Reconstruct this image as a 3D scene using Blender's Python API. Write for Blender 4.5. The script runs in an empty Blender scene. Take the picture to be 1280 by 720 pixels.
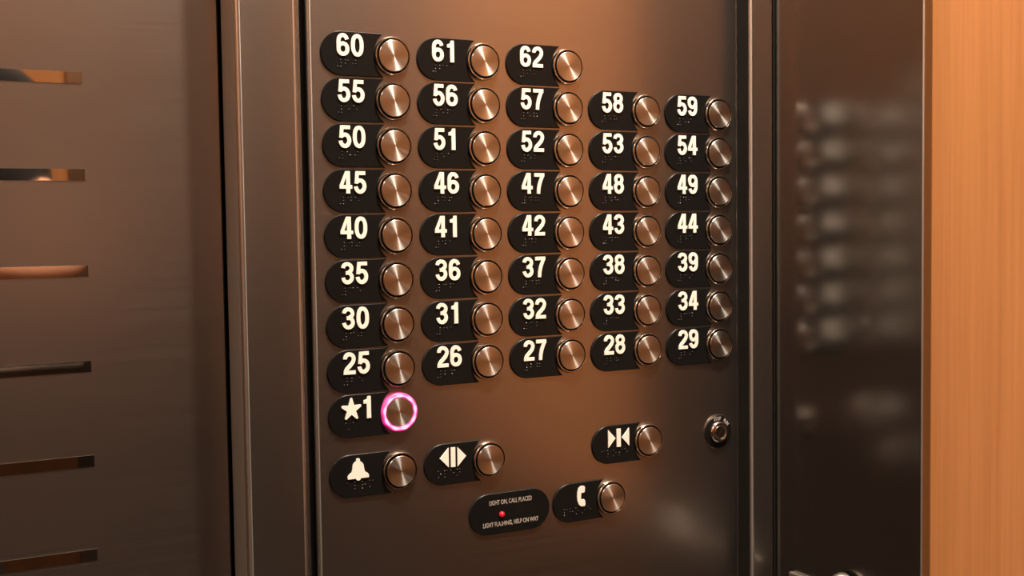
import bpy, bmesh, math, random
from mathutils import Vector, Matrix
random.seed(4)
C = bpy.context.scene.collection
PI = math.pi
Z0 = 1.35                      # height of the top button row above the cab floor
def mm(v): return v / 1000.0

# ------------------------------------------------------------------ helpers
def link(name, bm, m, parent=None, smooth=False, loc=None):
    bmesh.ops.recalc_face_normals(bm, faces=bm.faces[:])
    me = bpy.data.meshes.new(name)
    bm.to_mesh(me); bm.free()
    if m: me.materials.append(m)
    if smooth:
        for f in me.polygons: f.use_smooth = True
    o = bpy.data.objects.new(name, me); C.objects.link(o)
    if parent: o.parent = parent
    if loc: o.location = loc
    return o
def share(name, src, parent):
    o = src.copy(); o.name = name; C.objects.link(o); o.parent = parent
    return o
def thing(name, label, cat, loc=(0, 0, 0), group=None):
    o = bpy.data.objects.new(name, None); C.objects.link(o)
    o.empty_display_size = 0.02
    o.location = loc; o['label'] = label; o['category'] = cat
    if group: o['group'] = group
    return o
def tag(o, label, cat, group=None):
    o['label'] = label; o['category'] = cat
    if group: o['group'] = group
    return o
def struct(o, label=None, cat=None):
    o['kind'] = 'structure'
    if label: o['label'] = label
    if cat: o['category'] = cat
    return o
def box(bm, x0, x1, y0, y1, z0, z1):
    vs = [bm.verts.new((x, y, z)) for x in (x0, x1) for y in (y0, y1) for z in (z0, z1)]
    for f in ((0,1,3,2),(4,6,7,5),(0,4,5,1),(2,3,7,6),(0,2,6,4),(1,5,7,3)):
        bm.faces.new([vs[i] for i in f])
def bevbox(bm, x0, x1, y0, y1, z0, z1, r=0.002, seg=3):
    t = bmesh.new(); box(t, x0, x1, y0, y1, z0, z1)
    bmesh.ops.recalc_face_normals(t, faces=t.faces[:])
    bmesh.ops.bevel(t, geom=t.edges[:], offset=r, segments=seg, affect='EDGES', profile=0.5)
    me = bpy.data.meshes.new('t'); t.to_mesh(me); t.free(); bm.from_mesh(me); bpy.data.meshes.remove(me)
def prism(bm, pts, y0, y1, bev=0.0):
    """polygon in x,z (mm) extruded from y0 (back) to y1 (front, toward the cab)"""
    if bev:
        n = len(pts); ins = []
        area = sum(pts[i][0]*pts[(i+1) % n][1]-pts[(i+1) % n][0]*pts[i][1] for i in range(n))
        sg = 1 if area > 0 else -1
        for i in range(n):
            a, b, c = pts[i-1], pts[i], pts[(i+1) % n]
            d1 = Vector((b[0]-a[0], b[1]-a[1])); d2 = Vector((c[0]-b[0], c[1]-b[1]))
            if d1.length < 1e-6 or d2.length < 1e-6: ins.append(b); continue
            d1.normalize(); d2.normalize()
            n1 = Vector((-d1.y, d1.x))*sg; n2 = Vector((-d2.y, d2.x))*sg
            nn = (n1+n2)
            if nn.length < 1e-4: nn = n1
            nn.normalize(); k = max(0.45, nn.dot(n1))
            ins.append((b[0]+nn.x*bev/k, b[1]+nn.y*bev/k))
        s = 1 if y1 < y0 else -1
        layers = [(pts, y0), (pts, y1+bev*s), (ins, y1)]
    else:
        layers = [(pts, y0), (pts, y1)]
    rows = [[bm.verts.new((mm(x), mm(y), mm(z))) for x, z in P] for P, y in layers]
    bm.faces.new(rows[0]); bm.faces.new(rows[-1])
    for a, b in zip(rows[:-1], rows[1:]):
        for i in range(len(a)):
            j = (i+1) % len(a); bm.faces.new((a[i], a[j], b[j], b[i]))
def ribbon(bm, pts, w, y0, y1, closed=False):
    """flat raised stroke of width w along pts (x,z in mm), one solid"""
    n = len(pts); L = []; Rr = []
    for i in range(n):
        if closed: a, c = pts[i-1], pts[(i+1) % n]
        else: a, c = pts[max(i-1, 0)], pts[min(i+1, n-1)]
        d = Vector((c[0]-a[0], c[1]-a[1])); d.normalize()
        nx, nz = -d.y*w/2, d.x*w/2
        L.append((pts[i][0]+nx, pts[i][1]+nz)); Rr.append((pts[i][0]-nx, pts[i][1]-nz))
    V = [[bm.verts.new((mm(x), mm(y), mm(z))) for x, z in P] for P in (L, Rr) for y in (y0, y1)]
    Lb, Lf, Rb, Rf = V
    m = n if closed else n-1
    for i in range(m):
        j = (i+1) % n
        bm.faces.new((Lf[i], Lf[j], Rf[j], Rf[i])); bm.faces.new((Lb[i], Rb[i], Rb[j], Lb[j]))
        bm.faces.new((Lb[i], Lb[j], Lf[j], Lf[i])); bm.faces.new((Rb[i], Rf[i], Rf[j], Rb[j]))
    if not closed:
        for i in (0, n-1): bm.faces.new((Lb[i], Lf[i], Rf[i], Rb[i]))
def lathe(bm, prof, n=64):
    """profile of (radius, y) in mm turned about the y axis"""
    rows = []
    for r, y in prof:
        if r < 1e-6: rows.append([bm.verts.new((0, mm(y), 0))])
        else: rows.append([bm.verts.new((mm(r*math.cos(2*PI*k/n)), mm(y), mm(r*math.sin(2*PI*k/n)))) for k in range(n)])
    for a, b in zip(rows[:-1], rows[1:]):
        for i in range(n):
            j = (i+1) % n
            if len(a) == 1 and len(b) == 1: continue
            if len(a) == 1: bm.faces.new((a[0], b[i], b[j]))
            elif len(b) == 1: bm.faces.new((a[i], a[j], b[0]))
            else: bm.faces.new((a[i], a[j], b[j], b[i]))
def flat_by_angle(o, deg=35):
    me = o.data
    for f in me.polygons: f.use_smooth = True
    bm = bmesh.new(); bm.from_mesh(me)
    for e in bm.edges:
        if len(e.link_faces) == 2 and e.calc_face_angle(0) > math.radians(deg): e.smooth = False
    bm.to_mesh(me); bm.free()
def tube(bm, pts, r, n=20, caps=True):
    P = [Vector(p) for p in pts]; rows = []
    for i, p in enumerate(P):
        d = (P[min(i+1, len(P)-1)]-P[max(i-1, 0)]).normalized()
        up = Vector((0, 0, 1)) if abs(d.z) < 0.9 else Vector((1, 0, 0))
        a = d.cross(up).normalized(); b = d.cross(a)
        rr = r[i] if isinstance(r, (list, tuple)) else r
        rows.append([bm.verts.new(p+(a*math.cos(2*PI*k/n)+b*math.sin(2*PI*k/n))*rr) for k in range(n)])
    for a, b in zip(rows[:-1], rows[1:]):
        for k in range(n): bm.faces.new((a[k], a[(k+1) % n], b[(k+1) % n], b[k]))
    if caps: bm.faces.new(rows[0]); bm.faces.new(rows[-1])

# ------------------------------------------------------------------ materials
def new_mat(name):
    m = bpy.data.materials.new(name); m.use_nodes = True
    nt = m.node_tree; b = nt.nodes['Principled BSDF']
    return m, nt, b
def plain(name, col, rough=0.5, metal=0.0, spec=0.5):
    m, nt, b = new_mat(name)
    b.inputs['Base Color'].default_value = (*col, 1); b.inputs['Roughness'].default_value = rough
    b.inputs['Metallic'].default_value = metal; b.inputs['Specular IOR Level'].default_value = spec
    return m
def steel(name, col, rough, sx=(4, 4, 600), amt=0.04, bump=0.0, aniso=0.0):
    """satin metal with fine brush streaks"""
    m, nt, b = new_mat(name); N = nt.nodes; Lk = nt.links
    tc = N.new('ShaderNodeTexCoord'); mp = N.new('ShaderNodeMapping'); mp.inputs['Scale'].default_value = sx
    nz = N.new('ShaderNodeTexNoise'); nz.inputs['Scale'].default_value = 1.0; nz.inputs['Detail'].default_value = 3
    Lk.new(tc.outputs['Object'], mp.inputs[0]); Lk.new(mp.outputs[0], nz.inputs['Vector'])
    mr = N.new('ShaderNodeMapRange'); mr.inputs[3].default_value = rough-amt; mr.inputs[4].default_value = rough+amt
    Lk.new(nz.outputs[0], mr.inputs[0]); Lk.new(mr.outputs[0], b.inputs['Roughness'])
    b.inputs['Base Color'].default_value = (*col, 1); b.inputs['Metallic'].default_value = 1
    if aniso:
        b.inputs['Anisotropic'].default_value = aniso
        tg = N.new('ShaderNodeCombineXYZ'); tg.inputs['Z'].default_value = 1
        Lk.new(tg.outputs[0], b.inputs['Tangent'])     # horizontal brushing spreads highlights up and down
    if bump:
        bp = N.new('ShaderNodeBump'); bp.inputs['Strength'].default_value = bump; bp.inputs['Distance'].default_value = 0.0005
        Lk.new(nz.outputs[0], bp.inputs['Height']); Lk.new(bp.outputs[0], b.inputs['Normal'])
    return m
STEEL = (0.445, 0.41, 0.385)
M_panel = steel('satin_steel_faceplate', STEEL, 0.30)
M_door = steel('satin_steel_door', STEEL, 0.30)
M_side = steel('satin_steel_side', (0.31, 0.295, 0.28), 0.2, amt=0.01)
M_post = steel('satin_steel_post', (0.52, 0.50, 0.48), 0.27, amt=0.0005)
M_edge = steel('brushed_steel_edge', (0.50, 0.48, 0.46), 0.30, amt=0.0005, aniso=0.8)
M_jamb = plain('blasted_steel_jamb', (0.42, 0.39, 0.36), 0.5, 1.0)
M_mirror = plain('polished_steel', (0.62, 0.58, 0.54), 0.03, 1.0)
M_chrome = plain('chrome', (0.75, 0.7, 0.65), 0.16, 1.0)
M_rail = plain('satin_rail_steel', (0.72, 0.70, 0.66), 0.28, 1.0)
M_brail = steel('brushed_rail', (0.8, 0.78, 0.75), 0.22, amt=0.001, aniso=0.93)
for n_ in M_brail.node_tree.nodes:
    if n_.bl_idname == 'ShaderNodeCombineXYZ': n_.inputs['Z'].default_value = 0; n_.inputs['X'].default_value = 1
M_ring = steel('button_ring_steel', (0.50, 0.45, 0.40), 0.22, sx=(300, 300, 300), amt=0.03)
M_black = plain('black_plastic', (0.006, 0.006, 0.006), 0.38, 0.0, 0.16)
M_dots = plain('glossy_black_dots', (0.02, 0.018, 0.016), 0.22, 0.0, 0.9)
M_gap = plain('dark_recess', (0.006, 0.005, 0.004), 0.7, 0.0, 0.2)
M_cream = plain('cream_enamel', (0.84, 0.81, 0.76), 0.45)
M_tiny = plain('silkscreen_grey', (0.42, 0.38, 0.34), 0.5)
def cap_mat():
    m, nt, b = new_mat('turned_steel_cap'); N = nt.nodes; Lk = nt.links
    b.inputs['Base Color'].default_value = (0.60, 0.58, 0.56, 1); b.inputs['Metallic'].default_value = 1
    b.inputs['Roughness'].default_value = 0.32; b.inputs['Anisotropic'].default_value = 0.92; b.inputs['Anisotropic Rotation'].default_value = 0.25
    tc = N.new('ShaderNodeTexCoord'); sp = N.new('ShaderNodeSeparateXYZ'); Lk.new(tc.outputs['Object'], sp.inputs[0])
    # tangent of the turning grooves, taken from the cap's own axes
    neg = N.new('ShaderNodeMath'); neg.operation = 'MULTIPLY'; neg.inputs[1].default_value = -1
    Lk.new(sp.outputs['Z'], neg.inputs[0])
    cb = N.new('ShaderNodeCombineXYZ'); Lk.new(neg.outputs[0], cb.inputs['X']); Lk.new(sp.outputs['X'], cb.inputs['Z'])
    vt = N.new('ShaderNodeVectorTransform'); vt.vector_type = 'VECTOR'; vt.convert_from = 'OBJECT'; vt.convert_to = 'WORLD'
    Lk.new(cb.outputs[0], vt.inputs[0])
    nm = N.new('ShaderNodeVectorMath'); nm.operation = 'NORMALIZE'; Lk.new(vt.outputs[0], nm.inputs[0])
    Lk.new(nm.outputs[0], b.inputs['Tangent'])
    # concentric micro grooves
    ln = N.new('ShaderNodeVectorMath'); ln.operation = 'LENGTH'; Lk.new(tc.outputs['Object'], ln.inputs[0])
    cx = N.new('ShaderNodeCombineXYZ'); Lk.new(ln.outputs['Value'], cx.inputs['X'])
    nz = N.new('ShaderNodeTexNoise'); nz.inputs['Scale'].default_value = 3500; nz.inputs['Detail'].default_value = 1
    Lk.new(cx.outputs[0], nz.inputs['Vector'])
    mr = N.new('ShaderNodeMapRange'); mr.inputs[3].default_value = 0.27; mr.inputs[4].default_value = 0.37
    Lk.new(nz.outputs[0], mr.inputs[0]); Lk.new(mr.outputs[0], b.inputs['Roughness'])
    return m
M_cap = cap_mat()
def glow_mat():
    m, nt, b = new_mat('lit_pink_ring'); N = nt.nodes; Lk = nt.links
    tc = N.new('ShaderNodeTexCoord'); sp = N.new('ShaderNodeSeparateXYZ'); Lk.new(tc.outputs['Object'], sp.inputs[0])
    at = N.new('ShaderNodeMath'); at.operation = 'ARCTAN2'; Lk.new(sp.outputs['Z'], at.inputs[0]); Lk.new(sp.outputs['X'], at.inputs[1])
    mu = N.new('ShaderNodeMath'); mu.operation = 'MULTIPLY'; mu.inputs[1].default_value = 9; Lk.new(at.outputs[0], mu.inputs[0])
    sn = N.new('ShaderNodeMath'); sn.operation = 'SINE'; Lk.new(mu.outputs[0], sn.inputs[0])
    ln = N.new('ShaderNodeVectorMath'); ln.operation = 'LENGTH'; Lk.new(tc.outputs['Object'], ln.inputs[0])
    # brightest along the middle of the ring, deep pink toward its rims
    r1 = N.new('ShaderNodeMath'); r1.operation = 'SUBTRACT'; r1.inputs[1].default_value = 0.01375; Lk.new(ln.outputs['Value'], r1.inputs[0])
    r2 = N.new('ShaderNodeMath'); r2.operation = 'ABSOLUTE'; Lk.new(r1.outputs[0], r2.inputs[0])
    mr = N.new('ShaderNodeMapRange'); mr.inputs[1].default_value = 0.0; mr.inputs[2].default_value = 0.0019
    mr.inputs[3].default_value = 1.0; mr.inputs[4].default_value = 0.0; Lk.new(r2.outputs[0], mr.inputs[0])
    ad = N.new('ShaderNodeMath'); ad.operation = 'MULTIPLY_ADD'; ad.inputs[1].default_value = 0.20
    Lk.new(sn.outputs[0], ad.inputs[0]); Lk.new(mr.outputs[0], ad.inputs[2])
    cr = N.new('ShaderNodeValToRGB'); cr.color_ramp.elements[0].color = (0.40, 0.0, 0.10, 1)
    cr.color_ramp.elements[0].position = 0.0
    cr.color_ramp.elements[1].color = (1.0, 0.68, 0.90, 1); cr.color_ramp.elements[1].position = 0.80
    e = cr.color_ramp.elements.new(0.4); e.color = (0.95, 0.02, 0.33, 1)
    Lk.new(ad.outputs[0], cr.inputs[0]); Lk.new(cr.outputs[0], b.inputs['Emission Color'])
    b.inputs['Emission Strength'].default_value = 1.05
    b.inputs['Base Color'].default_value = (0.6, 0.1, 0.25, 1); b.inputs['Roughness'].default_value = 0.4
    return m
M_glow = glow_mat()
def red_mat():
    m, nt, b = new_mat('red_lamp_lens')
    b.inputs['Base Color'].default_value = (0.6, 0.01, 0.02, 1); b.inputs['Roughness'].default_value = 0.15
    b.inputs['Emission Color'].default_value = (1, 0.02, 0.05, 1); b.inputs['Emission Strength'].default_value = 0.35
    return m
M_red = red_mat()
def wood_mat(name, c1, c2, rough=0.38, dirn='Y', spec=0.35):
    m, nt, b = new_mat(name); N = nt.nodes; Lk = nt.links
    tc = N.new('ShaderNodeTexCoord')
    mp = N.new('ShaderNodeMapping'); mp.inputs['Scale'].default_value = (260, 260, 5)
    n1 = N.new('ShaderNodeTexNoise'); n1.inputs['Scale'].default_value = 1; n1.inputs['Detail'].default_value = 4; n1.inputs['Roughness'].default_value = 0.6
    mp2 = N.new('ShaderNodeMapping'); mp2.inputs['Scale'].default_value = (38, 38, 1.1)
    n2 = N.new('ShaderNodeTexNoise'); n2.inputs['Scale'].default_value = 1; n2.inputs['Detail'].default_value = 2
    for mpp, n in ((mp, n1), (mp2, n2)):
        Lk.new(tc.outputs['Object'], mpp.inputs[0]); Lk.new(mpp.outputs[0], n.inputs['Vector'])
    mx = N.new('ShaderNodeMix'); mx.inputs[0].default_value = 0.45
    Lk.new(n1.outputs[0], mx.inputs[2]); Lk.new(n2.outputs[0], mx.inputs[3])
    cr = N.new('ShaderNodeValToRGB'); cr.color_ramp.elements[0].position = 0.36; cr.color_ramp.elements[1].position = 0.64
    cr.color_ramp.elements[0].color = (*c1, 1); cr.color_ramp.elements[1].color = (*c2, 1)
    Lk.new(mx.outputs[0], cr.inputs[0]); Lk.new(cr.outputs[0], b.inputs['Base Color'])
    b.inputs['Roughness'].default_value = rough; b.inputs['Specular IOR Level'].default_value = spec
    return m
M_wood = wood_mat('honey_wood_veneer', (0.51, 0.215, 0.075), (0.62, 0.275, 0.102))
M_lowdark = wood_mat('darkened_lower_wall_wood', (0.050, 0.019, 0.008), (0.080, 0.032, 0.012), 0.35)  # unseen lower walls darkened in colour so the steel reflects dark toward the bottom
M_floor = plain('dark_floor_tile', (0.035, 0.025, 0.02), 0.35)
M_ceil = plain('pale_ceiling_panel', (0.62, 0.56, 0.50), 0.5, 0.0)
def lamp_mat(name, col, s):
    m, nt, b = new_mat(name)
    b.inputs['Base Color'].default_value = (0.8, 0.8, 0.8, 1)
    b.inputs['Emission Color'].default_value = (*col, 1); b.inputs['Emission Strength'].default_value = s
    return m

# ------------------------------------------------------------------ glyphs (mm, drawn in a 10.2 x 17.3 box)
GW, GH, SW = 10.2, 17.2, 3.05
def arc(cx, cz, rx, rz, a0, a1, n=18, p=2.0):
    out = []
    for i in range(n+1):
        a = math.radians(a0+(a1-a0)*i/n); c, s = math.cos(a), math.sin(a)
        out.append((cx+rx*math.copysign(abs(c)**(2/p), c), cz+rz*math.copysign(abs(s)**(2/p), s)))
    return out
def glyph(bm, ch, ox, oz, y0, y1):
    h = SW/2; X = GW-h; T = GH-h; cx = GW/2; rx = cx-h
    k = [y1, y0]
    def R(pts, closed=False, w=SW):          # strokes step by a few hundredths of a mm so that crossings stay clean
        ribbon(bm, [(ox+a, oz+b) for a, b in pts], w, k[1], k[0], closed); k[0] -= 0.04; k[1] += 0.03
    def Pg(pts): prism(bm, [(ox+a, oz+b) for a, b in pts], k[1], k[0]); k[0] -= 0.04; k[1] += 0.03
    if ch == '0': R(arc(cx, GH/2, rx, GH/2-h, 0, 355, 40, 2.3), True)
    elif ch == '1':
        Pg([(4.2, 0), (7.6, 0), (7.6, GH), (5.0, GH), (4.2, 14.9), (1.6, 14.0), (1.6, 11.6), (4.2, 11.6)])
    elif ch == '2':
        R(arc(cx, T-3.55, rx, 3.55, 182, -20, 20)+[(X-1.0, 9.0), (cx+0.2, 6.4), (3.0, 4.3), (2.0, 2.6), (1.8, 1.4)])
        Pg([(0.1, 0), (GW-0.2, 0), (GW-0.2, 2.9), (0.3, 2.9)])
    elif ch == '3':
        R(arc(cx-0.2, T-3.35, rx-0.1, 3.35, 175, -75, 20), w=SW-0.1)
        R(arc(cx-0.1, h+3.75, rx, 3.75, 78, -178, 22), w=SW-0.1)
        Pg([(3.6, 7.4), (6.4, 7.4), (6.4, 10.2), (3.6, 10.2)])
    elif ch == '4':
        Pg([(5.4, 0), (8.6, 0), (8.6, GH), (5.4, GH)])
        Pg([(0, 3.7), (GW+0.1, 3.7), (GW+0.1, 6.5), (0, 6.5)])
        Pg([(0, 5.9), (2.9, 5.9), (7.0, GH), (4.9, GH)])
    elif ch == '5':
        Pg([(1.5, GH-2.9), (9.5, GH-2.9), (9.5, GH), (1.5, GH)])
        Pg([(0.6, 7.7), (3.5, 7.7), (4.4, GH), (1.5, GH)])
        R([(1.9, 8.6)]+arc(cx, h+4.2, rx, 4.4, 128, -176, 26))
    elif ch in '69':
        lo = arc(cx, h+3.95, rx, 3.95, 0, 354, 34, 2.15)
        st = arc(cx, T-5.2, rx, 5.2, 22, 180, 20, 2.2)+[(h, h+5.5), (h, h+3.5)]
        if ch == '9':
            lo = [(GW-a, GH-b) for a, b in lo]; st = [(GW-a, GH-b) for a, b in st]
        R(lo, True); R(st)
    elif ch == '7':
        Pg([(0.3, GH-3.0), (GW-0.2, GH-3.0), (GW-0.2, GH), (0.3, GH)])
        R([(8.4, GH-1.8), (6.9, 12.0), (5.4, 8.0), (4.5, 4.0), (4.2, 0)])
    elif ch == '8':
        R(arc(cx, T-3.3, rx-0.35, 3.3, 0, 352, 32), True, SW-0.15)
        R(arc(cx, h+3.95, rx, 3.95, 0, 352, 32), True, SW-0.1)
BR = {'#': (3,4,5,6), '0': (2,4,5), '1': (1,), '2': (1,2), '3': (1,4), '4': (1,4,5), '5': (1,5), '6': (1,2,4), '7': (1,2,4,5), '8': (1,2,5), '9': (2,4),
      'a': (1,), 'l': (1,2,3), 'r': (1,2,3,5), 'm': (1,3,4), 'o': (1,3,5), 'p': (1,2,3,4), 'e': (1,5), 'n': (1,3,4,5), 'c': (1,4), 's': (2,3,4), 'h': (1,2,5), '*': (1,6)}
def dome(bm, cx, cz, r, h, yb):
    n = 8; base = [bm.verts.new((mm(cx+r*math.cos(2*PI*k/n)), mm(yb), mm(cz+r*math.sin(2*PI*k/n)))) for k in range(n)]
    mid = [bm.verts.new((mm(cx+.7*r*math.cos(2*PI*k/n)), mm(yb-h*.75), mm(cz+.7*r*math.sin(2*PI*k/n)))) for k in range(n)]
    t = bm.verts.new((mm(cx), mm(yb-h), mm(cz)))
    bm.faces.new(base)
    for k in range(n):
        j = (k+1) % n
        bm.faces.new((base[k], base[j], mid[j], mid[k])); bm.faces.new((mid[k], mid[j], t))
def braille(bm, text, x, z, yb, pitch=6.2):
    for i, ch in enumerate(text):
        for d in BR[ch]:
            col, row = (0, d-1) if d < 4 else (1, d-4)
            dome(bm, x+i*pitch+col*2.4, z-row*2.5, 0.72, 0.75, yb)

# ------------------------------------------------------------------ button parts
PY = 0.002       # button panel surface
PT = -1.6          # front of the label plates
def plate_mesh():
    H = 16.85; pts = []
    c, rr = 6.7, 22.0; a = math.asin(H/rr)
    for i in range(25):                      # concave edge hugging the ring
        t = a-2*a*i/24; pts.append((c-rr*math.cos(t), rr*math.sin(t)))
    for i in range(41):                      # rounded left end
        t = -PI/2-PI*i/40; pts.append((-42.2+16.6*math.cos(t), H*math.sin(t)))
    bm = bmesh.new(); prism(bm, pts, 0.0, PT, bev=0.45)
    return bm
pl0 = link('label_plate', plate_mesh(), M_black)
bm = bmesh.new(); lathe(bm, [(15.2, 0), (15.2, -1.2), (14.75, -3.7), (14.5, -4.0), (13.75, -4.0), (13.45, -3.7), (13.35, -0.4)], 72)
ring0 = link('ring', bm, M_ring); flat_by_angle(ring0)
bm = bmesh.new(); lathe(bm, [(15.2, 0), (15.4, -1.6), (15.2, -3.4), (14.6, -4.0), (13.3, -4.2), (12.1, -4.0), (11.7, -3.6), (11.6, -0.4)], 72)
glow0 = link('lit_ring', bm, M_glow); flat_by_angle(glow0)
bm = bmesh.new(); lathe(bm, [(13.35, -0.4), (0, -0.4)], 48)
well0 = link('well', bm, M_gap)
bm = bmesh.new(); lathe(bm, [(12.25, -0.4), (12.25, -4.5), (12.12, -4.8), (11.85, -5.0), (0, -5.0)], 72)
cap0 = link('button_cap', bm, M_cap); flat_by_angle(cap0, 20)
bm = bmesh.new(); lathe(bm, [(12.27, -0.4), (12.27, -4.3)], 72)
side0 = link('cap_skirt', bm, M_gap); flat_by_angle(side0)
protos = [pl0, ring0, glow0, well0, cap0, side0]

def make_button(name, label, x, z, draw, br, brx, brp=6.2, lit=False, group=None, part='numeral', plabel=None):
    t = thing(name, label, 'elevator button', (mm(x), PY, Z0+mm(z)), group)
    p = share('label_plate', pl0, t)
    bmn = bmesh.new(); draw(bmn); n = link(part, bmn, M_cream, p)
    if plabel: n['label'] = plabel
    bmb = bmesh.new(); braille(bmb, br, brx, -5.2, PT+0.05, brp); link('braille', bmb, M_dots, p, smooth=True)
    if lit:
        r = share('ring', glow0, t); r['label'] = 'ring lit up bright pink'
    else:
        r = share('ring', ring0, t)
    share('well', well0, r)
    c = share('button_cap', cap0, t); share('cap_skirt', side0, c)
    if lit: c.scale = (0.945, 0.72, 0.945)
    return t
def two(s):
    def d(bm):
        for i, ch in enumerate(s): glyph(bm, ch, -46.1+i*11.7, -2.1, PT+0.1, PT-0.9)
    return d
cols = ['leftmost', 'second', 'third', 'fourth', 'rightmost']
for c in range(5):
    for r in range(8):
        if c >= 3 and r == 0: continue
        num = 60-5*r+c
        make_button('floor_button', 'round steel elevator button with black label plate numbered %d, in the %s column' % (num, cols[c]),
                    80*c, -35*r, two(str(num)), '#'+str(num), -45.4, group='numbered floor buttons', plabel='cream raised numerals %d' % num)
def star1(bm):
    pts = []
    cx, cz = -40.2, 5.4
    for i in range(5):                       # star with blunt points
        a = PI/2+i*2*PI/5
        for da in (0.07, -0.07): pass
        o = (cx+8.4*math.cos(a), cz+9.0*math.sin(a)); tx, tz = -math.sin(a), math.cos(a)
        pts += [(o[0]-tx*0.75, o[1]-tz*0.75), (o[0]+tx*0.75, o[1]+tz*0.75)]
        b = a+PI/5; pts.append((cx+3.9*math.cos(b), cz+4.0*math.sin(b)))
    prism(bm, pts, PT+0.1, PT-0.9)
    glyph(bm, '1', -31.6, -2.4, PT+0.1, PT-0.9)
make_button('floor_button', 'steel elevator button with glowing pink ring and black plate with a star and 1', 0, -280, star1, '*1', -45, lit=True,
            group='numbered floor buttons', part='star_and_numeral', plabel='cream raised star and 1')
def bell(bm):
    half = [(0, 9.6), (1.2, 9.3), (1.5, 8.0), (1.2, 7.2), (3.0, 6.1), (4.2, 4.0), (4.6, 0.5), (5.2, -2.2), (7.3, -3.6), (8.4, -5.6), (8.2, -7.6), (2.0, -7.6), (1.5, -8.8), (0, -9.5)]
    pts = [(x, z) for x, z in half]+[(-x, z) for x, z in half[-2:0:-1]]
    prism(bm, [(-35.6+x*1.06, 4.9+z*0.92) for x, z in pts], PT+0.1, PT-0.9)
make_button('alarm_button', 'round steel alarm button with a cream bell on its black plate', 0, -327, bell, 'alrm', -44.5, part='bell_symbol', plabel='cream raised bell')
def openx(bm):
    for s in (-1, 1): prism(bm, [(-33.4+s*4.0, -2.6), (-33.4+s*4.0, 13.4), (-33.4+s*11.9, 5.4)], PT+0.1, PT-0.9)
    prism(bm, [(-35.4, -2.6), (-31.4, -2.6), (-31.4, 13.4), (-35.4, 13.4)], PT+0.1, PT-0.9)
make_button('door_open_button', 'round steel button with arrows pointing apart beside a bar on its black plate', 80, -326.5, openx, 'open', -46.5, 5.6, part='open_symbol', plabel='cream arrows pointing apart')
def closex(bm):
    for s in (-1, 1): prism(bm, [(-31.8+s*11.0, -2.6), (-31.8+s*11.0, 13.4), (-31.8+s*3.4, 5.4)], PT+0.1, PT-0.9)
    prism(bm, [(-33.9, -2.6), (-29.7, -2.6), (-29.7, 13.4), (-33.9, 13.4)], PT+0.1, PT-0.9)
make_button('door_close_button', 'round steel button with arrows pointing together at a bar on its black plate', 240, -326.5, closex, 'close', -49, 6.0, part='close_symbol', plabel='cream arrows pointing together')
def phone(bm):
    pts = [(3.3, 9.0), (4.2, 8.0), (4.0, 4.0), (3.1, 3.0), (0.7, 3.2), (0.2, 2.0), (0.2, -2.0), (0.7, -3.2), (3.1, -3.0), (4.2, -4.0), (4.6, -8.0), (3.6, -9.2),
           (0.2, -9.2), (-2.0, -7.4), (-3.4, -3.5), (-3.7, 0), (-3.4, 3.5), (-2.2, 7.4), (0.2, 9.2)]
    prism(bm, [(-31.6+x, 4.8+z*0.96) for x, z in pts], PT+0.1, PT-0.9)
make_button('phone_button', 'round steel call button with a cream telephone handset on its black plate', 200, -373, phone, 'phone', -48, 6.0, part='handset_symbol', plabel='cream raised telephone handset')
for o in protos: bpy.data.objects.remove(o)

def text_part(name, s, size, xs, x, z, y, m, parent, rot=0.0, off=0.0, label=None):
    cu = bpy.data.curves.new('lettering_curve', 'FONT'); cu.body = s; cu.size = mm(size); cu.align_x = 'CENTER'; cu.align_y = 'CENTER'
    cu.extrude = mm(0.06); cu.offset = mm(off); cu.space_character = 1.0
    tmp = bpy.data.objects.new('tmp', cu); C.objects.link(tmp)
    bpy.context.view_layer.update()
    me = bpy.data.meshes.new_from_object(tmp.evaluated_get(bpy.context.evaluated_depsgraph_get()))
    bpy.data.objects.remove(tmp); bpy.data.curves.remove(cu)
    me.transform(Matrix.Translation((mm(x), mm(y), mm(z))) @ Matrix.Rotation(rot, 4, 'Y') @ Matrix.Rotation(PI/2, 4, 'X') @ Matrix.Diagonal((xs, 1, 1, 1)))
    me.materials.clear(); me.materials.append(m)
    o = bpy.data.objects.new(name, me); C.objects.link(o); o.parent = parent
    if label: o['label'] = label
    return o
# call indicator
t = thing('call_indicator_plate', 'long black oval indicator plate with a small red lamp and two lines of lettering', 'indicator plate', (mm(99.2), PY, Z0+mm(-373)))
pts = []
for s, a0 in ((1, -PI/2), (-1, PI/2)):
    for i in range(25):
        a = a0+PI*i/24; pts.append((s*21.0+17.2*math.cos(a), 17.2*math.sin(a)))
bm = bmesh.new(); prism(bm, pts, 0.3, PT, bev=0.45); ip = link('plate', bm, M_black, t)
text_part('lettering', 'LIGHT ON, CALL PLACED', 5.4, 0.66, 0.5, 9.2, PT-0.06, M_tiny, ip, off=0.03, label='grey lettering LIGHT ON, CALL PLACED')
text_part('lettering', 'LIGHT FLASHING, HELP ON WAY', 5.4, 0.66, 0.5, -9.0, PT-0.06, M_tiny, ip, off=0.03, label='grey lettering LIGHT FLASHING, HELP ON WAY')
bm = bmesh.new(); lathe(bm, [(2.3, 0), (2.3, -0.6), (2.0, -1.7), (1.2, -2.5), (0, -2.8)], 24)
link('red_lamp', bm, M_red, t, smooth=True, loc=(mm(-8.2), mm(PT), mm(-0.8)))
bm = bmesh.new()
for ix in range(5):
    for iz in range(5):
        if abs(ix-2)+abs(iz-2) < 4: dome(bm, 5.5+ix*1.9, -4+iz*1.9, 0.45, 0.2, PT)
link('sounder_holes', bm, M_gap, t)
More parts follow.
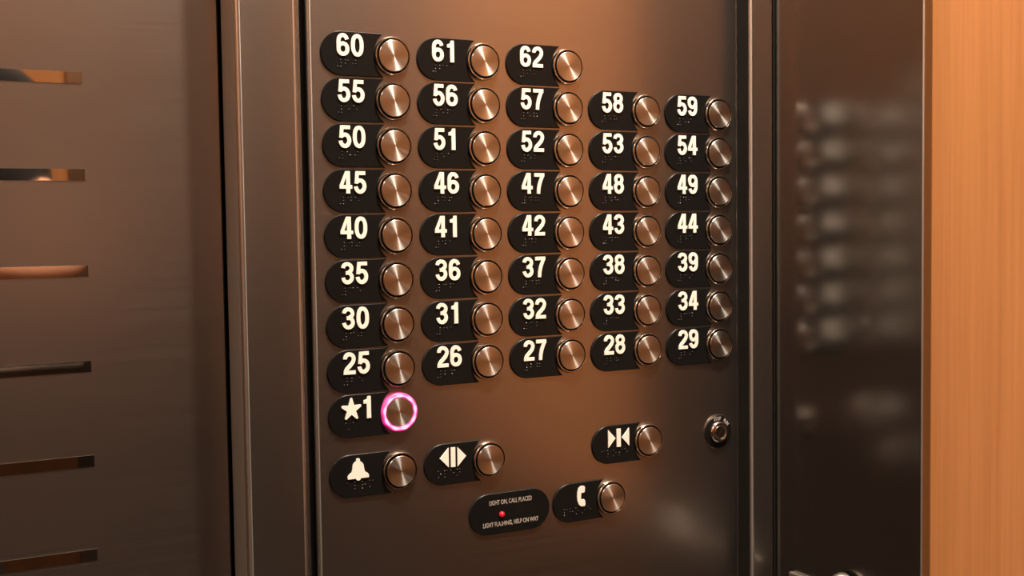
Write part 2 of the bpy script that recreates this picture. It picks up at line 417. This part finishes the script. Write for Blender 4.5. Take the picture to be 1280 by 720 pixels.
# key switch
t = thing('key_switch', 'round keyed switch with black collar near the right edge of the button panel', 'key switch', (mm(319), PY, Z0+mm(-326.5)))
bm = bmesh.new(); lathe(bm, [(15.2, 0), (15.2, -1.4), (14.7, -1.9), (9.6, -1.9)], 64); col = link('collar', bm, M_black, t); flat_by_angle(col)
bm = bmesh.new(); lathe(bm, [(15.7, 0), (15.7, -0.8), (15.25, -1.0), (15.2, 0)], 64); flat_by_angle(link('collar_rim', bm, M_ring, col))
for s, a, in (('STOP', 96), ('RUN', 44)):
    a = math.radians(a)
    text_part('lettering', s, 4.3, 0.82, 12.1*math.cos(a), 12.1*math.sin(a), -1.97, M_tiny, col, rot=PI/2-a, off=0.04, label='small grey lettering '+s)
bm = bmesh.new(); lathe(bm, [(9.9, -1.8), (9.8, -3.4), (9.2, -4.4), (8.2, -4.9), (7.4, -4.7), (7.0, -3.6), (6.9, -3.4), (0, -3.4)], 64)
cy = link('lock_body', bm, M_chrome, t); flat_by_angle(cy, 50)
bm = bmesh.new(); lathe(bm, [(6.0, -3.3), (6.0, -4.2), (5.6, -4.5), (0, -4.5)], 48); pg = link('lock_plug', bm, M_chrome, t); flat_by_angle(pg)
bm = bmesh.new(); a = math.radians(50); ribbon(bm, [(-3.6*math.cos(a), -3.6*math.sin(a)), (3.9*math.cos(a), 3.9*math.sin(a))], 1.5, -4.45, -4.56); link('keyhole', bm, M_gap, pg)

def edge_finish(o):
    """long rounded edges of a plate are brushed crosswise"""
    o.data.materials.append(M_edge)
    for f in o.data.polygons:
        n = f.normal
        if abs(n.z) < 0.2 and abs(n.x) > 0.03 and abs(n.y) > 0.03: f.material_index = 1
# ------------------------------------------------------------------ front wall of the cab
ZT, ZB = 2.42, 0.0
XR = 0.3727                      # face of the right-hand wall
XL = -1.30; YB = -2.16
# button panel faceplate
bm = bmesh.new(); bevbox(bm, mm(-69.0), mm(344.5), PY, PY+0.005, 0.42, 2.1, 0.0032, 10)
cp = link('control_panel', bm, M_panel); flat_by_angle(cp, 8); edge_finish(cp)
tag(cp, 'tall satin steel elevator control panel behind the rows of round buttons', 'control panel')
bm = bmesh.new(); box(bm, mm(-84), mm(371), 0.0092, 0.05, ZB, ZT)
bk = link('wall_front', bm, M_gap); struct(bk)
bm = bmesh.new(); box(bm, mm(-60), mm(335), 0.0071, 0.0091, 0.45, 2.05); link('mounting_backing', bm, M_gap, cp)
# posts
def post(name, x0, x1, y0, y1, r):
    bm = bmesh.new(); bevbox(bm, x0, x1, y0, y1, ZB, ZT, r, 10)
    o = link(name, bm, M_post); flat_by_angle(o, 8); struct(o); edge_finish(o); return o
bm = bmesh.new(); box(bm, mm(-129.3), mm(-128.82), -0.0130, 0.0185, ZB, 2.1399); struct(link('trim_8', bm, M_jamb))
post('trim_1', mm(-128.8), mm(-82.3), -0.017, 0.019, 0.0036)
post('trim_2', mm(343.4), mm(370.6), -0.017, 0.009, 0.0030)
bm = bmesh.new(); box(bm, mm(342.9), mm(343.35), -0.0142, 0.0015, ZB, ZT); struct(link('trim_3', bm, M_gap))
# steel return beside the gap left of the panel
bm = bmesh.new(); box(bm, mm(-82.0), mm(-74.5), 0.003, 0.009, ZB, ZT); struct(link('trim_4', bm, M_post))
bm = bmesh.new(); box(bm, mm(-128.0), mm(-84.2), 0.0195, 0.05, ZB, ZT); struct(link('trim_5', bm, M_gap))
# door leaf with polished strips
DX0, DX1, DY = -1.06, mm(-130.4), 0.022
bm = bmesh.new(); bevbox(bm, DX0, DX1, DY, DY+0.03, 0.012, 2.13, 0.0015, 2)
d = link('door_1', bm, M_door); flat_by_angle(d, 8); struct(d)
zc = -25.3+68.2*9
while Z0+mm(zc) > 0.25:
    if Z0+mm(zc) < 2.0:
        bm = bmesh.new(); box(bm, -0.968, mm(-228.3), DY-0.0004, DY+0.002, Z0+mm(zc-4.1), Z0+mm(zc+4.1))
        s = link('mirror_strip', bm, M_mirror, d); s['label'] = 'narrow mirror-polished strip'
    zc -= 68.2
bm = bmesh.new(); bevbox(bm, -1.30, -1.067, -0.017, 0.05, ZB, ZT, 0.003, 3); o = link('wall_front.001', bm, M_post); struct(o); flat_by_angle(o, 8)
bm = bmesh.new(); bevbox(bm, -1.066, mm(-129.2), -0.017, 0.02, 2.14, ZT, 0.003, 3); o = link('trim_6', bm, M_post); struct(o); flat_by_angle(o, 8)
bm = bmesh.new(); box(bm, -1.066, mm(-129.2), 0.053, 0.06, 0, 2.14); struct(link('wall_front.002', bm, M_gap))
# right-hand wall: satin steel panel near the corner, wood beyond
bm = bmesh.new(); bevbox(bm, XR, XR+0.0105, -0.1912, -0.0165, ZB, ZT, 0.0013, 5)
o = link('wall_right', bm, M_side); flat_by_angle(o, 8); struct(o); edge_finish(o)
WZ = 0.88
bm = bmesh.new(); box(bm, XR+0.0107, XR+0.03, YB, 0.05, WZ, ZT)
o = link('wall_right.001', bm, M_wood); struct(o)
bm = bmesh.new(); bevbox(bm, XR+0.0002, XR+0.0105, -2.1498, -0.80, ZB, ZT, 0.0013, 3); struct(link('wall_right.003', bm, M_side))
bm = bmesh.new(); bevbox(bm, 0.075, XR, YB+0.0002, YB+0.0098, ZB, ZT, 0.0013, 3); struct(link('wall_back.002', bm, M_side))
bm = bmesh.new(); box(bm, XR+0.0107, XR+0.03, YB, 0.05, ZB, WZ-0.0002); struct(link('wall_right.002', bm, M_lowdark))
bm = bmesh.new(); box(bm, mm(371.2), XR+0.0106, -0.0160, 0.05, ZB, ZT); struct(link('trim_7', bm, M_gap))
bm = bmesh.new(); WZ = 1.27  # added dark lower part set higher here, for stronger contrast in the reflections
bm = bmesh.new(); box(bm, XL, XR+0.0106, YB-0.02, YB, WZ, ZT); struct(link('wall_back', bm, M_wood))
bm = bmesh.new(); box(bm, XL, XR+0.0106, YB-0.02, YB, ZB, WZ-0.0002); struct(link('wall_back.001', bm, M_lowdark))
bm = bmesh.new(); box(bm, XL-0.02, XL, YB, 0.05, WZ, ZT); struct(link('wall_left', bm, M_wood))
bm = bmesh.new(); box(bm, XL-0.02, XL, YB, 0.05, ZB, WZ-0.0002); struct(link('wall_left.001', bm, M_lowdark))
bm = bmesh.new(); box(bm, XL-0.02, XR+0.03, YB-0.02, 0.06, -0.03, -0.0002); struct(link('floor', bm, M_floor))
bm = bmesh.new(); box(bm, XL-0.02, XR+0.03, YB-0.02, 0.06, ZT+0.0002, ZT+0.03); struct(link('ceiling', bm, M_ceil))

# ------------------------------------------------------------------ handrails
RZ = Z0-0.436
t = thing('handrail', 'flat steel handrail end with a domed boss at the foot of the dark steel panel', 'handrail', (XR, -0.3, RZ-0.02))
def tr(p): return (p[0]-XR, p[1]+0.3, p[2]-RZ+0.02)
bm = bmesh.new(); bevbox(bm, -0.0045, -0.0002, -0.47, 0.261, -0.0215, 0.001, 0.0012, 2); link('rail', bm, M_rail, t)
bm = bmesh.new()
bmesh.ops.create_uvsphere(bm, u_segments=32, v_segments=20, radius=0.0145)
for v in bm.verts: v.co.x = -0.0046-abs(v.co.x)*0.95 if v.co.x < 0 else -0.0046
for f in [f for f in bm.faces if all(abs(v.co.x+0.0046) < 1e-6 for v in f.verts)]: bm.faces.remove(f)
link('domed_end_boss', bm, M_rail, t, smooth=True, loc=(0, 0.19, 0.0035))
t = thing('handrail', 'long steel handrail across the wooden back wall, seen reflected in the door strip', 'handrail', (0, YB, Z0-0.462))
bm = bmesh.new(); tube(bm, [(-1.18, 0.045, 0.0), (0.085, 0.045, 0.0)], 0.0135, 32); link('rail', bm, M_brail, t, smooth=True)
for xx in (-1.1, -0.45, 0.06):
    bm = bmesh.new(); tube(bm, [(xx, 0.001, -0.03), (xx, 0.03, -0.03), (xx, 0.045, -0.02), (xx, 0.045, -0.015)], 0.007, 16); link('bracket', bm, M_chrome, t, smooth=True)

# ------------------------------------------------------------------ photographer, seen only as a reflection in the door
def skin(name, verts, edges, m, parent=None, sub=2, root=0):
    me = bpy.data.meshes.new(name); me.from_pydata([v[:3] for v in verts], edges, [])
    o = bpy.data.objects.new(name, me); C.objects.link(o)
    md = o.modifiers.new('skin', 'SKIN'); md.use_smooth_shade = True
    for i, v in enumerate(verts):
        sv = me.skin_vertices[0].data[i]; r = v[3]; sv.radius = r if isinstance(r, tuple) else (r, r)
        sv.use_root = (i == root)
    s = o.modifiers.new('sub', 'SUBSURF'); s.levels = sub; s.render_levels = sub
    me.materials.append(m)
    if parent: o.parent = parent
    return o
def bake(o):
    bpy.context.view_layer.update()
    me = bpy.data.meshes.new_from_object(o.evaluated_get(bpy.context.evaluated_depsgraph_get()))
    o.modifiers.clear(); o.data = me
    for f in me.polygons: f.use_smooth = True
    return o
M_skin = plain('skin', (0.62, 0.32, 0.20), 0.5); M_skin.node_tree.nodes['Principled BSDF'].inputs['Subsurface Weight'].default_value = 0.05
M_shirt = plain('black_shirt_cloth', (0.010, 0.010, 0.011), 0.85, 0, 0.2)
M_trou = plain('dark_trouser_cloth', (0.02, 0.018, 0.02), 0.85, 0, 0.2)
M_hair = plain('dark_hair', (0.012, 0.008, 0.006), 0.55)
M_shoe = plain('brown_leather', (0.06, 0.03, 0.02), 0.4)
M_eye = plain('eye_white', (0.8, 0.78, 0.75), 0.2)
CX, CY, CZ = -0.3669, -0.8630, 1.2167
bx_, by_ = -0.362, -1.300
per = thing('person', 'standing person in black short-sleeved shirt holding up a phone, reflected in the door', 'person', (bx_, by_, 0))
def L(x, y, z, r): return (x, y, z, r)      # relative to (bx_, by_), front is +y
V = [L(0, 0, .98, (.150, .105)), L(0, 0, 1.10, (.135, .095)), L(0, -.005, 1.25, (.150, .105)), L(0, -.01, 1.42, (.165, .10)), L(0, -.015, 1.50, (.085, .07)),
     L(0, -.005, 1.545, .050), L(0, .0, 1.580, .050), L(0, .025, 1.635, (.068, .086)), L(0, .015, 1.73, (.074, .092)), L(0, .01, 1.785, (.045, .055))]
Ed = [(i, i+1) for i in range(9)]
def add(v, e_from):
    V.append(v); Ed.append((e_from, len(V)-1)); return len(V)-1
fing_roots = {}
for s in (1, -1):
    k = add(L(s*.09, -.01, 1.455, .062), 3)
    k = add(L(s*.212, -.01, 1.450, .050), k)
    sh = s*.212
    k = add(L(sh, .035, 1.34, .048), k)
    el = (.295, .13, 1.165) if s > 0 else (-.25, .13, 1.15)
    k = add(L(*el, .040), k)
    HX = -.010
    k = add(L(s*.20+HX/2, .25, 1.165, .038), k)
    k = add(L(s*.115+HX, .355, 1.175, .025), k)
    k = add(L(s*.100+HX, .385, 1.195, (.020, .030)), k)
    fing_roots[s] = k
    # palm
    k = add(L(s*.088+HX, .415, 1.212, (.014, .036)), k)
    # legs
    h = add(L(s*.095, 0, .90, .098), 0); h = add(L(s*.105, .01, .70, .078), h); h = add(L(s*.11, .01, .50, .055), h)
    h = add(L(s*.115, -.01, .34, .055), h); h = add(L(s*.12, -.02, .12, .036), h); h = add(L(s*.12, .0, .06, .036), h); h = add(L(s*.13, .11, .045, .034), h)
def shift(v): return [(a[0], a[1], a[2], a[3]) for a in v]
body = bake(skin('body', shift(V), Ed, M_skin, per))
# fingers and thumb curl round the phone edges; joined into the body surface's mesh
def join_into(dst, srcs):
    bmj = bmesh.new(); bmj.from_mesh(dst.data)
    for s in srcs: bmj.from_mesh(s.data)
    bmj.to_mesh(dst.data); bmj.free()
    for s in srcs: bpy.data.objects.remove(s)
    for f in dst.data.polygons: f.use_smooth = True
fs = []
for s in (1, -1):
    for i, (dz, ln) in enumerate(((.030, .9), (.010, 1.0), (-.010, .95), (-.028, .78))):
        b0 = (s*.088+HX, .410, 1.214+dz)
        pts = [(b0[0], b0[1]-.01, b0[2], .0095), (b0[0]-s*.004, b0[1]+.022*ln, b0[2]+.004, .0088), (b0[0]-s*.017, b0[1]+.034*ln, b0[2]+.006, .0080), (b0[0]-s*.030*ln, b0[1]+.036*ln, b0[2]+.006, .0068)]
        fs.append(bake(skin('finger', pts, [(0, 1), (1, 2), (2, 3)], M_skin, None, 2)))
    pts = [(s*.092+HX, .385, 1.205, .012), (s*.082+HX, .402, 1.222, .011), (s*.066+HX, .412, 1.228, .0095), (s*.050+HX, .415, 1.226, .0080)]
    fs.append(bake(skin('thumb', pts, [(0, 1), (1, 2), (2, 3)], M_skin, None, 2)))
# nose, ears, lips, brow
fs.append(bake(skin('nose', [(0, .100, 1.705, .006), (0, .113, 1.675, .010), (0, .108, 1.667, .011)], [(0, 1), (1, 2)], M_skin)))
for s in (1, -1): fs.append(bake(skin('ear', [(s*.070, .0, 1.705, (.006, .012)), (s*.076, -.008, 1.685, (.006, .014)), (s*.072, .0, 1.658, (.005, .008))], [(0, 1), (1, 2)], M_skin)))
join_into(body, fs)
bmx = bmesh.new()
for s in (1, -1): bmesh.ops.create_uvsphere(bmx, u_segments=16, v_segments=10, radius=.0100, matrix=Matrix.Translation((s*.030, .0955, 1.698)))
link('eyes', bmx, M_eye, per, smooth=True)
bmx = bmesh.new()
for s in (1, -1): bmesh.ops.create_uvsphere(bmx, u_segments=12, v_segments=8, radius=.0045, matrix=Matrix.Translation((s*.030, .1015, 1.697)))
link('pupils', bmx, M_hair, per, smooth=True)
bake(skin('lips', [(-.022, .096, 1.632, .0035), (0, .105, 1.634, .006), (.022, .096, 1.632, .0035)], [(0, 1), (1, 2)], plain('lip', (.42, .13, .11), .4), per))
bake(skin('hair', [L(0, -.045, 1.63, (.060, .045)), L(0, -.035, 1.70, (.080, .070)), L(0, -.005, 1.77, (.080, .085)), L(0, .035, 1.805, (.066, .050))], [(0, 1), (1, 2), (2, 3)], M_hair, per))
SV = [L(0, 0, .86, (.168, .130)), L(0, 0, .95, (.160, .126)), L(0, 0, 1.10, (.155, .115)), L(0, -.005, 1.25, (.170, .122)), L(0, -.01, 1.42, (.180, .118)), L(0, -.015, 1.50, (.100, .080)), L(0, -.012, 1.535, (.070, .066))]
SE = [(0, 1), (1, 2), (2, 3), (3, 4), (4, 5), (5, 6)]
for s in (1, -1):
    SV.append(L(s*.11, -.01, 1.465, .080)); SE.append((4, len(SV)-1))
    SV.append(L(s*.228, -.005, 1.465, .068)); SE.append((len(SV)-2, len(SV)-1))
    sh = s*.212
    SV.append(L(sh, .035, 1.335, .066)); SE.append((len(SV)-2, len(SV)-1))
    SV.append(L(s*.240, .075, 1.235, .060)); SE.append((len(SV)-2, len(SV)-1))
bake(skin('shirt', SV, SE, M_shirt, per))
TV = [L(0, 0, 1.05, (.158, .118)), L(0, 0, .93, (.158, .126))]; TE = [(0, 1)]
for s in (1, -1):
    for q, (x, y, z, r) in enumerate(((.085, 0, .82, .096), (.108, .01, .65, .088), (.112, .01, .50, .072), (.117, -.01, .30, .068), (.12, -.015, .10, .060))):
        TV.append(L(s*x, y, z, r)); TE.append((1 if q == 0 else len(TV)-2, len(TV)-1))
bake(skin('trousers', TV, TE, M_trou, per, root=1))
for s in (1, -1):
    bake(skin('shoe', [L(s*.12, -.055, .045, .043), L(s*.12, .0, .050, .048), L(s*.128, .09, .042, .041), L(s*.133, .155, .034, .031)], [(0, 1), (1, 2), (2, 3)], M_shoe, per))
# phone in the hands, just behind the viewpoint
bm = bmesh.new(); bevbox(bm, CX-0.078, CX+0.062, CY-0.0125, CY-0.0045, CZ-0.036, CZ+0.036, 0.0035, 3)
ph = link('phone', bm, plain('phone_back', (0.02, 0.02, 0.022), 0.3)); flat_by_angle(ph, 8)
tag(ph, 'dark phone held up in both hands of the person', 'phone')

# ------------------------------------------------------------------ lights of the cab
WARM = (1.0, 0.84, 0.66)
LAMPS = [(0.20, -0.45), (0.20, -1.15), (0.20, -1.85), (-1.10, -0.45), (-1.10, -1.15), (-1.10, -1.85)]
M_lens = lamp_mat('warm_lamp_lens', WARM, 45.0)
places = ['nearest the button panel', 'in the middle of the right-hand row', 'nearest the back wall on the right', 'nearest the door on the left', 'in the middle of the left-hand row', 'nearest the back wall on the left']
for (x, y), pl, en in zip(LAMPS, places, (222, 48, 55, 100, 28, 28)):
    t = thing('ceiling_downlight', 'round warm ceiling downlight ' + pl, 'ceiling light', (x, y, ZT), 'ceiling downlights')
    bm = bmesh.new(); lathe(bm, [(58, 0), (58, -4), (52, -6), (44, -3), (43, 0)], 40)
    o = link('trim_ring', bm, M_chrome, t, smooth=True); o.data.transform(Matrix.Rotation(PI/2, 4, 'X'))
    bm = bmesh.new(); lathe(bm, [(43, -1.5), (0, -1.5)], 40)
    o = link('lens', bm, M_lens, t); o.data.transform(Matrix.Rotation(PI/2, 4, 'X'))
    la = bpy.data.lights.new('downlight_beam', 'SPOT'); la.energy = en; la.color = WARM; la.spot_size = math.radians(125); la.spot_blend = 0.9; la.shadow_soft_size = 0.04
    lo = bpy.data.objects.new('downlight_beam', la); C.objects.link(lo); lo.parent = t; lo.location = (0, 0, -0.012)
w = bpy.data.worlds.new('world'); bpy.context.scene.world = w; w.use_nodes = True
w.node_tree.nodes['Background'].inputs[0].default_value = (0.02, 0.012, 0.008, 1)

# ------------------------------------------------------------------ camera (fitted to the button grid)
cam = bpy.data.cameras.new('camera'); co = bpy.data.objects.new('camera', cam); C.objects.link(co)
cam.sensor_width = 36; cam.lens = 1480.0/1280*36; cam.clip_start = 0.001
a, b, c = -0.499077275, -0.0528154445, 0.0134004854
Rz = Matrix.Rotation(a, 3, 'Z'); Rx = Matrix.Rotation(b, 3, 'X'); Ry = Matrix.Rotation(c, 3, 'Y')
Rm = Rz @ Rx @ Ry                      # columns: right, forward, up
right, fwd, up = Rm.col[0], Rm.col[1], Rm.col[2]
M4 = Matrix.Identity(4)
for i in range(3): M4[i][0] = right[i]; M4[i][1] = up[i]; M4[i][2] = -fwd[i]; M4[i][3] = (-0.366924976, -0.862972089, Z0-0.133322891)[i]
co.matrix_world = M4
sc = bpy.context.scene; sc.camera = co
sc.view_settings.view_transform = 'Standard'; sc.view_settings.look = 'None'; sc.view_settings.gamma = 1; sc.view_settings.use_curve_mapping = False
sc.view_settings.exposure = 0.0
